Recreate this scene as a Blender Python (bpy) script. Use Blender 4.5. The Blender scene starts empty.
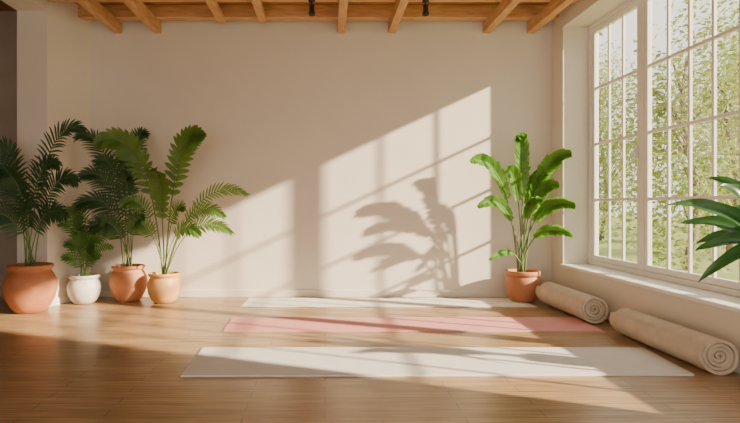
import bpy, bmesh, math, random
from mathutils import Vector, Matrix
random.seed(7)
scene = bpy.context.scene
COL = scene.collection

# ------------------------------------------------------------------ materials
def new_mat(name):
    m = bpy.data.materials.new(name); m.use_nodes = True
    nt = m.node_tree
    return m, nt, nt.nodes['Principled BSDF']

def mat_noise(name, c1, c2, scale=6, rough=0.6, bump=0.0, bscale=60, stretch=(1,1,1), spec=0.5, detail=4):
    m, nt, b = new_mat(name)
    tc = nt.nodes.new('ShaderNodeTexCoord'); mp = nt.nodes.new('ShaderNodeMapping')
    mp.inputs['Scale'].default_value = stretch
    nt.links.new(tc.outputs['Object'], mp.inputs['Vector'])
    n = nt.nodes.new('ShaderNodeTexNoise'); n.inputs['Scale'].default_value = scale; n.inputs['Detail'].default_value = detail
    nt.links.new(mp.outputs['Vector'], n.inputs['Vector'])
    r = nt.nodes.new('ShaderNodeValToRGB')
    r.color_ramp.elements[0].position = 0.32; r.color_ramp.elements[1].position = 0.68
    r.color_ramp.elements[0].color = (*c1, 1); r.color_ramp.elements[1].color = (*c2, 1)
    nt.links.new(n.outputs['Fac'], r.inputs['Fac']); nt.links.new(r.outputs['Color'], b.inputs['Base Color'])
    b.inputs['Roughness'].default_value = rough
    b.inputs['Specular IOR Level'].default_value = spec
    if bump > 0:
        n2 = nt.nodes.new('ShaderNodeTexNoise'); n2.inputs['Scale'].default_value = bscale; n2.inputs['Detail'].default_value = 5
        nt.links.new(mp.outputs['Vector'], n2.inputs['Vector'])
        bp = nt.nodes.new('ShaderNodeBump'); bp.inputs['Strength'].default_value = bump; bp.inputs['Distance'].default_value = 0.01
        nt.links.new(n2.outputs['Fac'], bp.inputs['Height']); nt.links.new(bp.outputs['Normal'], b.inputs['Normal'])
    return m

def mat_planks(name, c1, c2, c3, bw, rh, rough, along='X', mortar=0.0025, grain=1.0):
    m, nt, b = new_mat(name)
    tc = nt.nodes.new('ShaderNodeTexCoord'); mp = nt.nodes.new('ShaderNodeMapping')
    if along == 'Y': mp.inputs['Rotation'].default_value = (0, 0, math.pi/2)
    nt.links.new(tc.outputs['Object'], mp.inputs['Vector'])
    br = nt.nodes.new('ShaderNodeTexBrick')
    br.offset = 0.37; br.inputs['Scale'].default_value = 1.0
    br.inputs['Brick Width'].default_value = bw; br.inputs['Row Height'].default_value = rh
    br.inputs['Mortar Size'].default_value = mortar; br.inputs['Mortar Smooth'].default_value = 0.3
    br.inputs['Color1'].default_value = (*c1, 1); br.inputs['Color2'].default_value = (*c2, 1)
    br.inputs['Mortar'].default_value = (*[v*0.3 for v in c1], 1)
    nt.links.new(mp.outputs['Vector'], br.inputs['Vector'])
    mp2 = nt.nodes.new('ShaderNodeMapping'); mp2.inputs['Scale'].default_value = (1.3, 22, 1)
    nt.links.new(mp.outputs['Vector'], mp2.inputs['Vector'])
    n = nt.nodes.new('ShaderNodeTexNoise'); n.inputs['Scale'].default_value = 2.2; n.inputs['Detail'].default_value = 6
    nt.links.new(mp2.outputs['Vector'], n.inputs['Vector'])
    r = nt.nodes.new('ShaderNodeValToRGB'); r.color_ramp.elements[0].position = 0.35; r.color_ramp.elements[1].position = 0.7
    r.color_ramp.elements[0].color = (*c3, 1); r.color_ramp.elements[1].color = (1, 1, 1, 1)
    nt.links.new(n.outputs['Fac'], r.inputs['Fac'])
    mx = nt.nodes.new('ShaderNodeMix'); mx.data_type = 'RGBA'; mx.blend_type = 'MULTIPLY'; mx.inputs[0].default_value = grain
    nt.links.new(br.outputs['Color'], mx.inputs[6]); nt.links.new(r.outputs['Color'], mx.inputs[7])
    nt.links.new(mx.outputs[2], b.inputs['Base Color'])
    b.inputs['Roughness'].default_value = rough
    bp = nt.nodes.new('ShaderNodeBump'); bp.inputs['Strength'].default_value = 0.25; bp.inputs['Distance'].default_value = 0.003; bp.invert = True
    nt.links.new(br.outputs['Fac'], bp.inputs['Height']); nt.links.new(bp.outputs['Normal'], b.inputs['Normal'])
    return m

def mat_leaf(name, c1, c2, trans=0.3, rough=0.42, tcol=None):
    m, nt, b = new_mat(name)
    tc = nt.nodes.new('ShaderNodeTexCoord')
    n = nt.nodes.new('ShaderNodeTexNoise'); n.inputs['Scale'].default_value = 7; n.inputs['Detail'].default_value = 3
    nt.links.new(tc.outputs['Object'], n.inputs['Vector'])
    r = nt.nodes.new('ShaderNodeValToRGB'); r.color_ramp.elements[0].position = 0.35; r.color_ramp.elements[1].position = 0.65
    r.color_ramp.elements[0].color = (*c1, 1); r.color_ramp.elements[1].color = (*c2, 1)
    nt.links.new(n.outputs['Fac'], r.inputs['Fac']); nt.links.new(r.outputs['Color'], b.inputs['Base Color'])
    b.inputs['Roughness'].default_value = rough
    tr = nt.nodes.new('ShaderNodeBsdfTranslucent'); tr.inputs['Color'].default_value = (*(tcol or [min(1, v*2.2) for v in c2]), 1)
    mix = nt.nodes.new('ShaderNodeMixShader'); mix.inputs[0].default_value = trans
    out = nt.nodes['Material Output']
    nt.links.new(b.outputs[0], mix.inputs[1]); nt.links.new(tr.outputs[0], mix.inputs[2]); nt.links.new(mix.outputs[0], out.inputs['Surface'])
    return m

M_WALL = mat_noise('wall_plaster', (.715,.655,.575), (.745,.685,.60), 2.5, .9, .12, 90)
M_WALLSHADED = mat_noise('corridor_plaster_shaded', (.36,.29,.23), (.40,.325,.26), 2.5, .9, .1, 90)  # wall plaster continued, the unlit corridor's shade put into its colour
M_TRIM = mat_noise('trim_paint', (.76,.70,.62), (.79,.73,.65), 4, .5)
M_WHITE = mat_noise('window_paint', (.78,.76,.72), (.82,.80,.76), 5, .35)
M_FLOOR = mat_planks('oak_floor', (.54,.36,.195), (.44,.28,.142), (.54,.49,.44), 1.15, .10, .30, mortar=.0030)
M_CEIL = mat_planks('ceiling_boards', (.50,.25,.09), (.40,.19,.065), (.6,.5,.42), 2.2, .16, .6)
M_BEAM = mat_noise('beam_pine', (.52,.27,.11), (.68,.40,.18), 5, .55, .15, 30, (6,1,6))
M_BEAMX = mat_noise('beam_pine_cross', (.54,.28,.11), (.72,.42,.19), 5, .55, .15, 30, (1,6,6))
M_TERRA = mat_noise('terracotta', (.42,.155,.065), (.51,.20,.09), 9, .62, .15, 50)
M_TERRA2 = mat_noise('terracotta_ochre', (.60,.31,.10), (.68,.38,.14), 9, .55, .12, 50)
M_TERRA3 = mat_noise('terracotta_soft', (.50,.21,.09), (.58,.26,.12), 9, .6, .15, 50)
M_CERAM = mat_noise('cream_ceramic', (.52,.49,.44), (.64,.61,.55), 14, .5, .25, 40)
M_SOIL = mat_noise('soil', (.03,.02,.012), (.07,.045,.03), 30, .95, .6, 60)
M_MATW = mat_noise('mat_cream', (.74,.70,.64), (.77,.73,.67), 8, .85, .25, 220)
M_MATG = mat_noise('mat_pale_grey', (.68,.66,.63), (.72,.70,.665), 8, .85, .25, 220)
M_MATP = mat_noise('mat_rose', (.66,.29,.27), (.70,.32,.30), 8, .85, .25, 220)
M_ROLL = mat_noise('rolled_fabric', (.55,.46,.36), (.65,.55,.44), 10, .95, .5, 160)
M_BLACK = mat_noise('black_metal', (.015,.015,.015), (.025,.025,.025), 8, .4)
M_STEM = mat_noise('stem_green', (.10,.17,.05), (.17,.24,.08), 8, .5)
M_PALM = mat_leaf('palm_dark', (.018,.058,.024), (.05,.115,.042), .22)
M_PALM2 = mat_leaf('palm_mid', (.055,.13,.025), (.13,.23,.045), .3)
M_FERN = mat_leaf('fern_bright', (.05,.14,.028), (.11,.23,.05), .3)
M_BANANA = mat_leaf('banana_green', (.055,.16,.018), (.14,.30,.038), .32, .35)
M_RUBBER = mat_leaf('broadleaf_dark', (.02,.07,.018), (.04,.12,.03), .25, .3)
M_TREE = mat_leaf('tree_leaf', (.12,.175,.035), (.27,.31,.075), .42, .6, (.50,.54,.14))
M_BARK = mat_noise('bark', (.14,.105,.075), (.24,.185,.13), 12, .9, .5, 20)
M_GRASS = mat_noise('grass', (.13,.19,.045), (.24,.28,.08), 3, .95, .4, 40)

mg, nt, b = new_mat('window_glass')
tr = nt.nodes.new('ShaderNodeBsdfTransparent'); tr.inputs['Color'].default_value = (.97,.98,.97,1)
gl = nt.nodes.new('ShaderNodeBsdfGlossy'); gl.inputs['Roughness'].default_value = 0.02
mx = nt.nodes.new('ShaderNodeMixShader'); mx.inputs[0].default_value = 0.04
nt.links.new(tr.outputs[0], mx.inputs[1]); nt.links.new(gl.outputs[0], mx.inputs[2])
nt.links.new(mx.outputs[0], nt.nodes['Material Output'].inputs['Surface'])
M_GLASS = mg

# ------------------------------------------------------------------ helpers
def mesh_obj(name, verts, faces, mat, parent=None, smooth=False, loc=(0,0,0)):
    me = bpy.data.meshes.new(name); me.from_pydata([tuple(v) for v in verts], [], faces); me.update()
    if smooth:
        for p in me.polygons: p.use_smooth = True
    o = bpy.data.objects.new(name, me); me.materials.append(mat); COL.objects.link(o)
    o.location = loc
    if parent: o.parent = parent
    return o

def empty(name, loc, label, cat, group=None):
    e = bpy.data.objects.new(name, None); e.location = loc; e.empty_display_size = .1; COL.objects.link(e)
    e['label'] = label; e['category'] = cat
    if group: e['group'] = group
    return e

def boxes(name, bl, mat, parent=None, bevel=0.0):
    V = []; F = []
    for (x0,x1,y0,y1,z0,z1) in bl:
        k = len(V)
        V += [(x0,y0,z0),(x1,y0,z0),(x1,y1,z0),(x0,y1,z0),(x0,y0,z1),(x1,y0,z1),(x1,y1,z1),(x0,y1,z1)]
        F += [(k,k+3,k+2,k+1),(k+4,k+5,k+6,k+7),(k,k+1,k+5,k+4),(k+1,k+2,k+6,k+5),(k+2,k+3,k+7,k+6),(k+3,k,k+4,k+7)]
    o = mesh_obj(name, V, F, mat, parent)
    if bevel > 0:
        md = o.modifiers.new('bevel', 'BEVEL'); md.width = bevel; md.segments = 2; md.limit_method = 'ANGLE'
    return o

def struct(o): o['kind'] = 'structure'; return o

# ------------------------------------------------------------------ room shell
XR = 2.714; YB = 6.70; H = 3.42; XW = 3.0; YF = -2.2
WY0, WY1, WZ0, WZ1 = 2.30, 6.386, .40, 3.13
struct(boxes('floor', [(-5.2, 3.12, YF, 6.9, -.1, 0)], M_FLOOR))
struct(boxes('ceiling', [(-5.2, 3.12, YF, 6.9, H, H+.12)], M_CEIL))
struct(boxes('wall_back', [(-3.327, 3.12, YB, YB+.2, 0, H)], M_WALL))
struct(boxes('wall_right', [(XR, 3.12, YF, YB, 0, WZ0), (XR, 3.12, YF, YB, WZ1, H),
                            (XR, 3.12, WY1, YB, WZ0, WZ1), (XR, 3.12, YF, WY0, WZ0, WZ1)], M_WALL))
pf = [(-2.798,YB),(-3.0,6.05),(-3.327,6.05),(-3.327,YB)]
V = [(x,y,0) for x,y in pf] + [(x,y,H) for x,y in pf]
F = [(0,1,2,3),(7,6,5,4)] + [(i,i+4,(i+1)%4+4,(i+1)%4) for i in range(4)]
def addbox(V,F,x0,x1,y0,y1,z0,z1):
    k=len(V)
    V += [(x0,y0,z0),(x1,y0,z0),(x1,y1,z0),(x0,y1,z0),(x0,y0,z1),(x1,y0,z1),(x1,y1,z1),(x0,y1,z1)]
    F += [(k,k+3,k+2,k+1),(k+4,k+5,k+6,k+7),(k,k+1,k+5,k+4),(k+1,k+2,k+6,k+5),(k+2,k+3,k+7,k+6),(k+3,k,k+4,k+7)]
addbox(V,F,-3.327,-3.0,2.2,6.05,3.2,H)
addbox(V,F,-3.327,-3.0,YF,2.2,0,H)
o = mesh_obj('wall_left', V, F, M_WALL); struct(o)
bm = bmesh.new(); bm.from_mesh(o.data); bmesh.ops.recalc_face_normals(bm, faces=bm.faces); bm.to_mesh(o.data); bm.free()
struct(boxes('wall_corridor', [(-5.2,-3.327,YB,YB+.2,0,H),(-5.2,-5.0,YF,YB,0,H)], M_WALLSHADED))
struct(boxes('baseboard_back', [(-2.79,XR,YB-.015,YB,0,.085)], M_TRIM, bevel=.003))
struct(boxes('baseboard_right', [(XR-.015,XR,YF,YB-.015,0,.085)], M_TRIM, bevel=.003))
d = Vector((-3.0+2.798, 6.05-YB, 0)).normalized(); nrm = Vector((-d.y, d.x, 0))
if nrm.x < 0: nrm = -nrm
a = Vector((-2.798,YB-.015,0)); c = Vector((-3.0,6.05,0))
V = [a, c, c+nrm*.015, a+nrm*.015]; V = V + [v+Vector((0,0,.085)) for v in V]
struct(mesh_obj('baseboard_left', V, [(0,1,2,3),(7,6,5,4)]+[(i,i+4,(i+1)%4+4,(i+1)%4) for i in range(4)], M_TRIM))
struct(boxes('trim_1', [(XR-.035, XW+.01, WY0, WY1, WZ0, WZ0+.03)], M_WHITE, bevel=.005))

# ------------------------------------------------------------------ window
win = empty('window_1', (XW, (WY0+WY1)/2, WZ0+.03), 'tall white painted multi-pane window along the side wall', 'window')
win['kind'] = 'structure'
def wbox(name, bl, mat, parent, bevel=.004):
    ox, oy, oz = win.location
    return boxes(name, [(x0-ox,x1-ox,y0-oy,y1-oy,z0-oz,z1-oz) for x0,x1,y0,y1,z0,z1 in bl], mat, parent, bevel)
zb = WZ0+.03
mull = [5.32, 3.99]
bl = [(XW,XW+.09,WY0,WY1,zb,zb+.05),(XW,XW+.09,WY0,WY1,WZ1-.05,WZ1),(XW,XW+.09,WY1-.065,WY1,zb+.05,WZ1-.05),(XW,XW+.09,WY0,WY0+.055,zb+.05,WZ1-.05)]
for m_ in mull: bl.append((XW,XW+.09,m_-.03,m_+.03,zb+.05,WZ1-.05))
wbox('frame', bl, M_WHITE, win)
spans = [(5.35, WY1-.065, 3), (4.02, 5.29, 4), (WY0+.055, 3.96, 4)]
for (ya, yb, nc) in spans:
    x0, x1 = XW+.012, XW+.055; s = .055; z0 = zb+.052; z1 = WZ1-.052; ya += .003; yb -= .003
    bl = [(x0,x1,ya,yb,z0,z0+s),(x0,x1,ya,yb,z1-s,z1),(x0,x1,ya,ya+s,z0+s,z1-s),(x0,x1,yb-s,yb,z0+s,z1-s)]
    for i in range(1,nc):
        y = ya+s+(yb-ya-2*s)*i/nc; bl.append((x0+.01,x1-.008,y-.013,y+.013,z0+s,z1-s))
    for i in range(1,4):
        z = z0+s+(z1-z0-2*s)*i/4; bl.append((x0+.008,x1-.006,ya+s,yb-s,z-.014,z+.014))
    cs = wbox('casement', bl, M_WHITE, win, .003)
    g = wbox('glass', [(x0+.02,x0+.024,ya+s*.6,yb-s*.6,z0+s*.6,z1-s*.6)], M_GLASS, cs, 0)
for y in (5.40,):
    wbox('handle', [(XW-.012,XW+.014,y-.012,y+.012,1.55,1.68),(XW-.035,XW-.012,y-.008,y+.008,1.60,1.62),(XW-.045,XW-.035,y-.009,y+.009,1.50,1.62)], M_WHITE, win, .003)

# ------------------------------------------------------------------ ceiling beams
def beam(x0,x1,y0,y1,z0,z1,mat,label,group):
    cx,cy,cz = (x0+x1)/2,(y0+y1)/2,(z0+z1)/2
    o = boxes('ceiling_beam', [(x0-cx,x1-cx,y0-cy,y1-cy,z0-cz,z1-cz)], mat, bevel=.006)
    o.location = (cx,cy,cz); o['label']=label; o['category']='ceiling beam'; o['group']=group
for x in (-2.47,-2.0,.19,.80,1.93,2.46):
    beam(x-.045,x+.045,YF,YB,3.15,3.275,M_BEAM,'honey-coloured pine joist running under the ceiling','lower pine joists')
for x in (-1.2,-.72):
    beam(x-.045,x+.045,YF,6.48,3.21,3.275,M_BEAM,'slim pine joist under the cross beams','lower pine joists')
for y in (6.55,5.95,5.35,4.7,4.0,3.2):
    beam(-2.95,XR,y-.06,y+.06,3.275,H,M_BEAMX,'pine cross beam resting on the joists','pine cross beams')

# ------------------------------------------------------------------ lathe, pots
def lathe(prof, seg=48):
    V=[];F=[]
    for r,z in prof:
        for i in range(seg):
            t=2*math.pi*i/seg; V.append((r*math.cos(t), r*math.sin(t), z))
    for j in range(len(prof)-1):
        for i in range(seg):
            F.append((j*seg+i, j*seg+(i+1)%seg, (j+1)*seg+(i+1)%seg, (j+1)*seg+i))
    F.append(tuple(range(seg))[::-1]); F.append(tuple((len(prof)-1)*seg+i for i in range(seg)))
    return V,F

def make_pot(parent, R, Hh, mat, style):
    if style == 'round':
        pr = [(.52,0),(.60,.02),(.74,.12),(.90,.28),(.985,.45),(1.0,.56),(.96,.69),(.87,.79),(.77,.855),(.745,.88),(.80,.90),(.86,.925),(.875,.96),(.86,.99),(.82,1.0),(.76,.99),(.72,.95),(.71,.85),(.70,.80)]
    elif style == 'tub':
        pr = [(.62,0),(.70,.02),(.82,.18),(.93,.42),(.985,.60),(.99,.72),(.92,.80),(.88,.83),(.95,.85),(.98,.88),(.98,.96),(.95,1.0),(.88,1.0),(.84,.96),(.83,.88),(.82,.84)]
    else:
        pr = [(.50,0),(.62,.03),(.80,.15),(.94,.34),(1.0,.52),(.97,.68),(.88,.80),(.82,.85),(.86,.88),(.93,.92),(.94,.96),(.91,1.0),(.84,1.0),(.79,.95),(.78,.86),(.77,.82)]
    V,F = lathe([(r*R, z*Hh) for r,z in pr])
    o = mesh_obj('pot', V, F, mat, parent, True)
    rs, zs = pr[-1]
    V,F = lathe([(rs*R*.3, zs*Hh-.004),(rs*R*1.0, zs*Hh-.004),(rs*R*1.0, zs*Hh+.006),(rs*R*.6, zs*Hh+.014)], 32)
    mesh_obj('soil', V, F, M_SOIL, parent, True)
    return zs*Hh

# ------------------------------------------------------------------ leaves
def bez(p0,p1,p2,t): return p0*(1-t)**2 + p1*2*t*(1-t) + p2*t*t
def bezt(p0,p1,p2,t): return ((p1-p0)*2*(1-t)+(p2-p1)*2*t).normalized()

def tube(V,F,pts,rads,seg=6):
    k0=len(V)
    for i,p in enumerate(pts):
        T=(pts[min(i+1,len(pts)-1)]-pts[max(i-1,0)]).normalized()
        A=T.cross(Vector((0.3,1,0.1))).normalized(); B=T.cross(A)
        for s in range(seg):
            t=2*math.pi*s/seg; V.append(p+(A*math.cos(t)+B*math.sin(t))*rads[i])
    for i in range(len(pts)-1):
        for s in range(seg):
            F.append((k0+i*seg+s,k0+i*seg+(s+1)%seg,k0+(i+1)*seg+(s+1)%seg,k0+(i+1)*seg+s))
    F.append(tuple(k0+s for s in range(seg))[::-1]); F.append(tuple(k0+(len(pts)-1)*seg+s for s in range(seg)))

def frond(parent, p0,p1,p2, n, L, W, face, mat, t0=.3, blunt=False, droop=.12, clamp=None, name='frond', r=.007, vee=.25, rnd=.08, ang0=72, ang1=22):
    p0,p1,p2,face = Vector(p0),Vector(p1),Vector(p2),Vector(face)
    V=[];F=[]
    N=14
    tube(V,F,[bez(p0,p1,p2,i/N) for i in range(N+1)],[r*(1-.75*i/N) for i in range(N+1)])
    nstem=len(F)
    R = 7
    for i in range(n):
        u=i/(n-1); t=t0+(1-t0)*u*.985
        pos=bez(p0,p1,p2,t); T=bezt(p0,p1,p2,t)
        Nn=(face-T*face.dot(T)).normalized(); S=T.cross(Nn)
        if blunt: prof = (math.sin(math.pi*min(1,(.10+.84*u)))**.6)
        else: prof=max(.25,(math.sin(math.pi*(.16+.72*u)))**.8)*(1-.25*u)
        ang=math.radians(ang0+(ang1-ang0)*u)
        for sg in (-1,1):
            l=L*prof*(1+random.uniform(-rnd,rnd))
            an=ang+random.uniform(-.06,.06)
            D=(S*sg*math.sin(an)+T*math.cos(an)+Nn*(vee+random.uniform(-.08,.08))).normalized()
            Wd=T - D*T.dot(D); Wd.normalize(); Up=D.cross(Wd)*(1)
            k=len(V)
            for j in range(R+1):
                s=j/R
                if blunt: w = W*(1 if s<.6 else max(.06,1-((s-.6)/.4)**1.5))
                else: w = W*max(.02, math.sin(math.pi*min(1,.18+.82*s))**.75)
                c=pos+D*l*s+Vector((0,0,-1))*droop*l*s*s
                V += [c-Wd*w*.5, c-Nn*w*.16, c+Wd*w*.5]
            for j in range(R):
                q=k+j*3
                F += [(q,q+1,q+4,q+3),(q+1,q+2,q+5,q+4)]
    if clamp: V=[clamp(v) for v in V]
    o=mesh_obj(name,V,F,mat,parent,True)
    o.data.materials.append(M_STEM)
    for i in range(nstem): o.data.polygons[i].material_index=1
    return o

def blade(parent,p0,p1,p2,W,face,mat,t0=.22,clamp=None,wave=.05,name='leaf',r=.006):
    p0,p1,p2,face = Vector(p0),Vector(p1),Vector(p2),Vector(face)
    V=[];F=[];N=12
    tube(V,F,[bez(p0,p1,p2,i/N) for i in range(N+1)],[r*(1-.8*i/N) for i in range(N+1)])
    ns=len(F);R=26;ph=random.uniform(0,6)
    k=len(V)
    for j in range(R+1):
        u=j/R;t=t0+(1-t0)*u
        pos=bez(p0,p1,p2,t);T=bezt(p0,p1,p2,t);Nn=(face-T*face.dot(T)).normalized();S=T.cross(Nn)
        w=W*max(.01,math.sin(math.pi*(u**.8))**.75)
        for c in (-1,-.5,0,.5,1):
            V.append(pos+S*c*w*.5+Nn*(abs(c)*w*.22+.004+wave*W*abs(c)*math.sin(u*16+ph+c)))
    for j in range(R):
        for c in range(4):
            q=k+j*5+c; F.append((q,q+1,q+6,q+5))
    if clamp: V=[clamp(v) for v in V]
    o=mesh_obj(name,V,F,mat,parent,True); o.data.materials.append(M_STEM)
    for i in range(ns): o.data.polygons[i].material_index=1
    return o

def ctrl(p0, tip, lean=.22, rise=1.0):
    return (p0[0]+(tip[0]-p0[0])*lean, p0[1]+(tip[1]-p0[1])*lean, p0[2]+(tip[2]-p0[2])*rise)

def room_clamp(loc):
    lx,ly,lz = loc
    def f(v):
        x=v.x+lx;y=v.y+ly;z=v.z+lz
        y=min(y,YB-.02)
        if x>0: 
            x=min(x,XR-.02)
        elif y>5.98:
            wx=-2.798-(YB-y)*.311
            x=max(x,wx+.025)
        return Vector((x-lx,y-ly,max(z,.012)-lz))
    return f

# ---- palm in the big round terracotta pot
loc=(-3.04,5.78,0)
e=empty('potted_palm',loc,'dark green arching palm in a large round terracotta pot','potted plant')
zs=make_pot(e,.255,.49,M_TERRA,'round'); cl=room_clamp(loc)
tips=[(.60,-.15,1.86,1.12),(.40,-.25,1.50,1.14),(-.28,-.1,1.68,1.1),(-.55,-.05,1.36,1.2),(.56,-.2,1.34,1.22),(-.40,-.3,.98,1.35),(.50,-.3,1.00,1.35),(-.1,-.35,1.4,1.1),(-.5,-.2,1.62,1.15),(.26,-.45,1.1,1.3)]
for dx,dy,z,ri in tips:
    p0=(random.uniform(-.05,.05),random.uniform(-.05,.05),zs)
    frond(e,p0,ctrl(p0,(dx,dy,z),.25,ri),(dx,dy,z),24,.27,.022,(-.25*dx,-1,.45),M_PALM,.34,clamp=cl,droop=.30,ang0=62,ang1=18)

# ---- small leafy palm in cream pot
loc=(-2.70,6.28,0)
e=empty('potted_fern',loc,'small bushy bright green palm in a cream ceramic pot','potted plant')
zs=make_pot(e,.18,.32,M_CERAM,'urn'); cl=room_clamp(loc)
for i in range(22):
    a=2*math.pi*i/22+random.uniform(-.1,.1); rr=random.uniform(.2,.38)
    dx=math.cos(a)*rr; dy=math.sin(a)*rr*.55-.08; z=random.uniform(.60,1.18) - abs(dx)*.5
    dx=max(dx,-.16)
    p0=(random.uniform(-.05,.05),random.uniform(-.05,.05),zs)
    frond(e,p0,ctrl(p0,(dx,dy,z),.25,1.15),(dx,dy,z),13,.15,.018,(-.3*dx,-1,.7),M_FERN,.3,clamp=cl,droop=.25,r=.004,ang0=60,ang1=20)

# ---- tall palm, terracotta pot against the back wall
loc=(-2.26,6.44,0)
e=empty('potted_palm',loc,'tall dark palm in a rounded terracotta pot against the wall','potted plant')
zs=make_pot(e,.212,.41,M_TERRA3,'round'); cl=room_clamp(loc)
tips=[(-.50,-.15,1.86,1.12),(-.24,-.25,1.58,1.1),(.22,-.1,1.90,1.06),(-.45,-.2,1.42,1.2),(-.50,-.2,1.1,1.35),(-.30,-.3,.86,1.4),(.12,-.3,1.4,1.1),(-.02,-.1,1.66,1.05),(.25,-.3,.95,1.3)]
for dx,dy,z,ri in tips:
    p0=(random.uniform(-.05,.05),random.uniform(-.05,.05),zs)
    frond(e,p0,ctrl(p0,(dx,dy,z),.25,ri),(dx,dy,z),24,.25,.022,(-.25*dx,-1,.45),M_PALM,.34,clamp=cl,droop=.30,ang0=62,ang1=18)

# ---- broad-leaved palm in ochre pot
loc=(-1.815,6.33,0)
e=empty('potted_palm',loc,'broad-leaved spreading palm in a small ochre terracotta pot','potted plant')
zs=make_pot(e,.19,.335,M_TERRA2,'urn'); cl=room_clamp(loc)
big=[(-.55,-.45,1.76,1.20,.25),(.50,-.35,1.84,1.10,.25),(.02,-.45,1.46,1.05,.19)]
for dx,dy,z,ri,L in big:
    p0=(random.uniform(-.03,.03),random.uniform(-.03,.03),zs)
    frond(e,p0,ctrl(p0,(dx,dy,z),.22,ri),(dx,dy,z),18,L,.058,(-.2*dx,-1,.25),M_PALM2,.34,clamp=cl,droop=.22,blunt=True,r=.011,vee=.18,rnd=.07,ang0=54,ang1=22)
tips=[(.94,-.15,1.22,1.28),(.78,-.2,.80,1.6),(.72,-.3,.98,1.45),(.45,-.3,.78,1.5),(-.35,-.3,1.10,1.25),(-.28,-.3,.85,1.3),(.30,-.35,1.05,1.2)]
for dx,dy,z,ri in tips:
    p0=(random.uniform(-.04,.04),random.uniform(-.04,.04),zs)
    frond(e,p0,ctrl(p0,(dx,dy,z),.35,ri),(dx,dy,z),18,.19,.021,(-.2*dx,-1,.7),M_PALM2,.46,clamp=cl,droop=.2,ang0=60,ang1=18)

# ---- banana-like plant by the window corner
loc=(2.255,6.39,.0085)
e=empty('potted_banana_plant',loc,'bright green broad-leaved banana plant in a terracotta pot','potted plant')
zs=make_pot(e,.195,.345,M_TERRA,'tub'); cl=room_clamp(loc)
tips=[(-.06,-.1,1.84,1.0,.15,.36),(-.62,-.2,1.58,1.10,.14,.40),(-.28,-.3,1.46,1.08,.13,.46),(.42,-.25,1.64,1.04,.15,.38),(.20,-.1,1.44,1.04,.12,.45),(.46,-.35,1.06,1.32,.12,.42),(.36,-.45,.76,1.5,.10,.45),(-.56,-.25,1.08,1.32,.11,.42),(-.46,-.3,.50,2.0,.06,.5),(.05,-.4,1.12,1.1,.11,.5),(.3,-.2,1.30,1.1,.11,.5)]
for dx,dy,z,ri,L,t0 in tips:
    p0=(random.uniform(-.05,.05),random.uniform(-.05,.05),zs)
    frond(e,p0,ctrl(p0,(dx,dy,z),.24,ri),(dx,dy,z),19,L,.064 if L>.1 else .04,(-.3*dx,-1,.3),M_BANANA,t0,True,.10,clamp=cl,name='leaf',r=.010,vee=.28,rnd=.14,ang0=50,ang1=24)

# ---- plant on the window sill
loc=(2.86,3.42,WZ0+.03)
e=empty('potted_rubber_plant',loc,'dark green long-leaved plant in a terracotta pot on the window sill','potted plant')
zs=make_pot(e,.125,.22,M_TERRA,'tub')
tips=[(-.70,.12,.62,1.25,.13),(-.44,.25,.36,1.5,.12),(-.60,.0,.34,1.5,.12),(-.33,.30,.80,1.1,.12),(-.22,.1,.95,1.05,.12),(-.40,-.1,.10,2.2,.11),(-.1,.35,.6,1.3,.11),(-.48,-.25,.55,1.3,.12),(-.15,-.35,.7,1.2,.12),(-.46,.18,.12,2.3,.11),(-.56,.2,.50,1.2,.12),(-.42,.05,.74,1.15,.13)]
for dx,dy,z,ri,W in tips:
    p0=(random.uniform(-.03,.03),random.uniform(-.03,.03),zs)
    z2=z+.05
    blade(e,p0,(p0[0]+dx*.3,p0[1]+dy*.3,zs+abs(z2-zs)*.6+.22*ri*.8),(dx,dy,z2),W,(-.5,-.7,.8),M_RUBBER)

# ------------------------------------------------------------------ mats
def flat_mat(pts, th, mat, label):
    cx=sum(p[0] for p in pts)/4; cy=sum(p[1] for p in pts)/4
    nx,ny=60,12
    V=[];F=[]
    def P(u,v):
        a=Vector(pts[0]).lerp(Vector(pts[1]),u); b_=Vector(pts[3]).lerp(Vector(pts[2]),u); q=a.lerp(b_,v); return q
    for j in range(ny+1):
        for i in range(nx+1):
            q=P(i/nx,j/ny); V.append((q.x-cx,q.y-cy,th+.0006*math.sin(i*.5)*math.sin(j*.6)))
    top=len(V)
    V += [(x,y,0) for x,y,z in V]
    W=nx+1
    for j in range(ny):
        for i in range(nx):
            q=j*W+i; F.append((q,q+1,q+W+1,q+W)); F.append((top+q,top+q+W,top+q+W+1,top+q+1))
    ring=[i for i in range(W)]+[j*W+nx for j in range(1,ny+1)]+[ny*W+i for i in range(nx-1,-1,-1)]+[j*W for j in range(ny-1,0,-1)]
    for a,b_ in zip(ring,ring[1:]+ring[:1]): F.append((a,a+top,b_+top,b_))
    o=mesh_obj('yoga_mat',V,F,mat); o.location=(cx,cy,0); o['label']=label; o['category']='yoga mat'
    md=o.modifiers.new('bevel','BEVEL'); md.width=.002; md.segments=2; md.limit_method='ANGLE'
flat_mat([(-.922,3.58),(2.375,3.60),(2.425,4.28),(-.932,4.28)],.013,M_MATG,'pale grey yoga mat spread on the wooden floor')
flat_mat([(-.885,4.85),(2.41,4.85),(2.43,5.45),(-.90,5.45)],.010,M_MATP,'rose pink yoga mat between two pale mats')
flat_mat([(-.905,6.03),(2.28,6.03),(2.26,6.60),(-.89,6.60)],.007,M_MATW,'cream yoga mat on the floor close to the wall')

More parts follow.
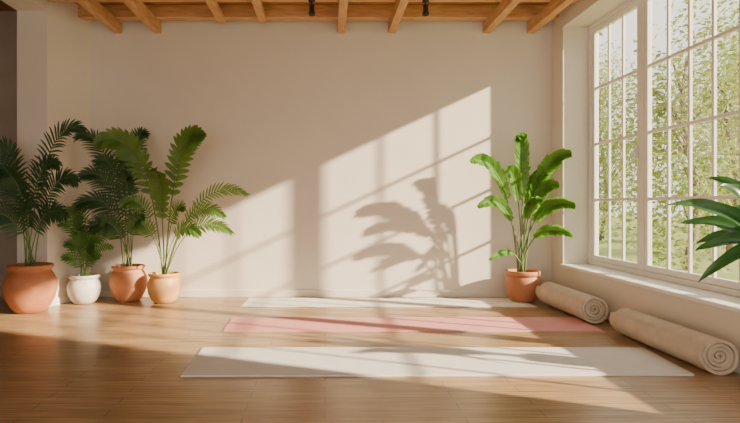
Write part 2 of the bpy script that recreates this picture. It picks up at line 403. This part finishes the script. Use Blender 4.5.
def rolled(loc, length, R, rot, label, turns=4.5):
    gap=(R-.014)/turns; th=gap*.80
    n=int(turns*40); A=[];B=[]
    for i in range(n+1):
        t=2*math.pi*turns*i/n; r=.014+gap*i/n*turns
        wob=1+.022*math.sin(t*2+1)+.015*math.sin(t*3)+.012*math.sin(t*5.3)
        ro=r*wob; ri=max(.002,(r-th))*wob
        A.append((ro*math.cos(-t-.6)*1.02,ro*math.sin(-t-.6)*.96)); B.append((ri*math.cos(-t-.6)*1.02,ri*math.sin(-t-.6)*.96))
    zmin=min(a[1] for a in A)
    NY=22; V=[];F=[];M=n+1
    for k in range(NY+1):
        y=length*k/NY; 
        for idx,(x,z) in enumerate(A+B):
            rr=math.hypot(x,z)/R
            ii=idx%M
            s=1+.012*math.sin(k*.9)*rr
            off=(-.012*(1-rr)+.006*math.sin(ii*.09)) if k==0 else (.006*math.sin(ii*.09) if k==NY else 0)
            V.append((x*s,y-off,(z-zmin)))
    S=2*M
    for k in range(NY):
        for i in range(n):
            a=k*S+i;b_=k*S+M+i
            F.append((a,a+1,a+1+S,a+S)); F.append((b_,b_+S,b_+1+S,b_+1))
        a=k*S+n;b_=k*S+M+n; F.append((a,b_,b_+S,a+S))
        a=k*S;b_=k*S+M; F.append((a,a+S,b_+S,b_))
    for i in range(n):
        F.append((i,M+i,M+i+1,i+1)); q=NY*S; F.append((q+i,q+i+1,q+M+i+1,q+M+i))
    o=mesh_obj('rolled_yoga_mat',V,F,M_ROLL); 
    bm=bmesh.new();bm.from_mesh(o.data);bmesh.ops.recalc_face_normals(bm,faces=bm.faces);bm.to_mesh(o.data);bm.free()
    for p in o.data.polygons: p.use_smooth=True
    md=o.modifiers.new('bevel','BEVEL'); md.width=.004; md.segments=2; md.limit_method='ANGLE'; md.angle_limit=math.radians(50)
    o.location=loc; o.rotation_euler=(0,0,rot); o['label']=label; o['category']='rolled mat'
rolled((2.555,3.62,0),1.14,.134,.0,'thick beige rolled-up mat lying along the wall under the window')
rolled((2.48,5.15,.011),1.04,.142,.01,'thick beige rolled-up mat beside the potted banana plant')

# ------------------------------------------------------------------ spotlights
def spot(x,y):
    e=empty('ceiling_spotlight',(x,y,3.275),'small black cylindrical spotlight hanging under the ceiling beam','spotlight','black ceiling spotlights')
    V,F=lathe([(.035,0),(.035,-.02),(.01,-.022),(.01,-.05)],20); mesh_obj('mount',V,F,M_BLACK,e,True)
    V,F=lathe([(.024,-.05),(.028,-.055),(.028,-.12),(.034,-.13),(.034,-.16),(.028,-.16),(.024,-.145)],24); mesh_obj('lamp_shade',V,F,M_BLACK,e,True)
spot(-.14,5.95); spot(1.07,5.95)

# ------------------------------------------------------------------ garden
o=boxes('lawn',[(3.4,60,-25,70,-.5,-.37)],M_GRASS); o['kind']='stuff'; o['label']='sunlit grass lawn outside the window'; o['category']='lawn'
def tree(x,y,h,rad,n,seed):
    random.seed(seed)
    e=empty('tree',(x,y,-.35),'leafy yellow-green garden tree outside the window','tree','garden trees')
    V=[];F=[]
    pts=[Vector((.12*math.sin(i),.1*math.cos(i*1.3),h*.8*i/6)) for i in range(7)]
    tube(V,F,pts,[.10*(1-.12*i) for i in range(7)],8)
    cents=[]
    for k in range(14):
        b0=pts[random.randint(1,5)]; a=random.uniform(0,6.28); l=rad*random.uniform(.5,.9)
        tip=b0+Vector((math.cos(a)*l,math.sin(a)*l,random.uniform(.3,1.4)))
        q=[b0.lerp(tip,i/4)+Vector((0,0,.15*math.sin(i*.8))) for i in range(5)]
        tube(V,F,q,[.035*(1-.2*i) for i in range(5)],5); cents.append(tip)
    cents+=[Vector((random.uniform(-rad,rad)*.75,random.uniform(-rad,rad)*.75,random.uniform(.08,1)*h)) for _ in range(26)]
    mesh_obj('trunk',V,F,M_BARK,e,True)
    V=[];F=[]
    for i in range(n):
        c=random.choice(cents); s=random.uniform(.04,.10)
        g=lambda sd: max(-2*sd,min(2*sd,random.gauss(0,sd)))
        p=c+Vector((g(.36),g(.36),g(.40)))
        p.z=max(.14,p.z)
        a=Vector((random.uniform(-1,1),random.uniform(-1,1),random.uniform(-1,1))).normalized()
        b_=a.orthogonal().normalized()
        k=len(V); V+=[p-a*s,p+b_*s*.55,p+a*s,p-b_*s*.55]; F.append((k,k+1,k+2,k+3))
    o=mesh_obj('foliage',V,F,M_TREE,e); o['kind']='stuff'
for i,(x,y,h,rad) in enumerate([(8.2,12.6,6,1.2),(11.6,16.0,7,1.4),(8.6,18.4,7.5,1.4),(15.4,20.4,8,1.6),(11.4,23.0,8,1.6),(18.6,26,8.5,1.8),(14.2,29.5,9,1.8),(22.5,31,9,1.8)]):
    tree(x,y,h,rad,6000,20+i)
random.seed(5)

# ------------------------------------------------------------------ light
sd=bpy.data.lights.new('sun','SUN'); sd.energy=23.0; sd.angle=math.radians(1.3); sd.color=(1.0,.81,.57)
so=bpy.data.objects.new('sun',sd); COL.objects.link(so)
dirv=Vector((-2.36,1.0,-1.11)); so.rotation_euler=dirv.to_track_quat('-Z','Y').to_euler(); so.location=(12,-2,7)
w=bpy.data.worlds.new('world'); scene.world=w; w.use_nodes=True
bg=w.node_tree.nodes['Background']; bg.inputs['Color'].default_value=(1.0,.94,.86,1); bg.inputs['Strength'].default_value=2.2

# ------------------------------------------------------------------ camera
cd=bpy.data.cameras.new('camera'); cam=bpy.data.objects.new('camera',cd); COL.objects.link(cam)
cam.location=(0,0,1.1); cam.rotation_euler=(math.pi/2,0,0)
cd.sensor_width=36; cd.lens=560/740*36; cd.shift_x=45/740; cd.shift_y=-6.5/740; cd.clip_start=.05
scene.camera=cam
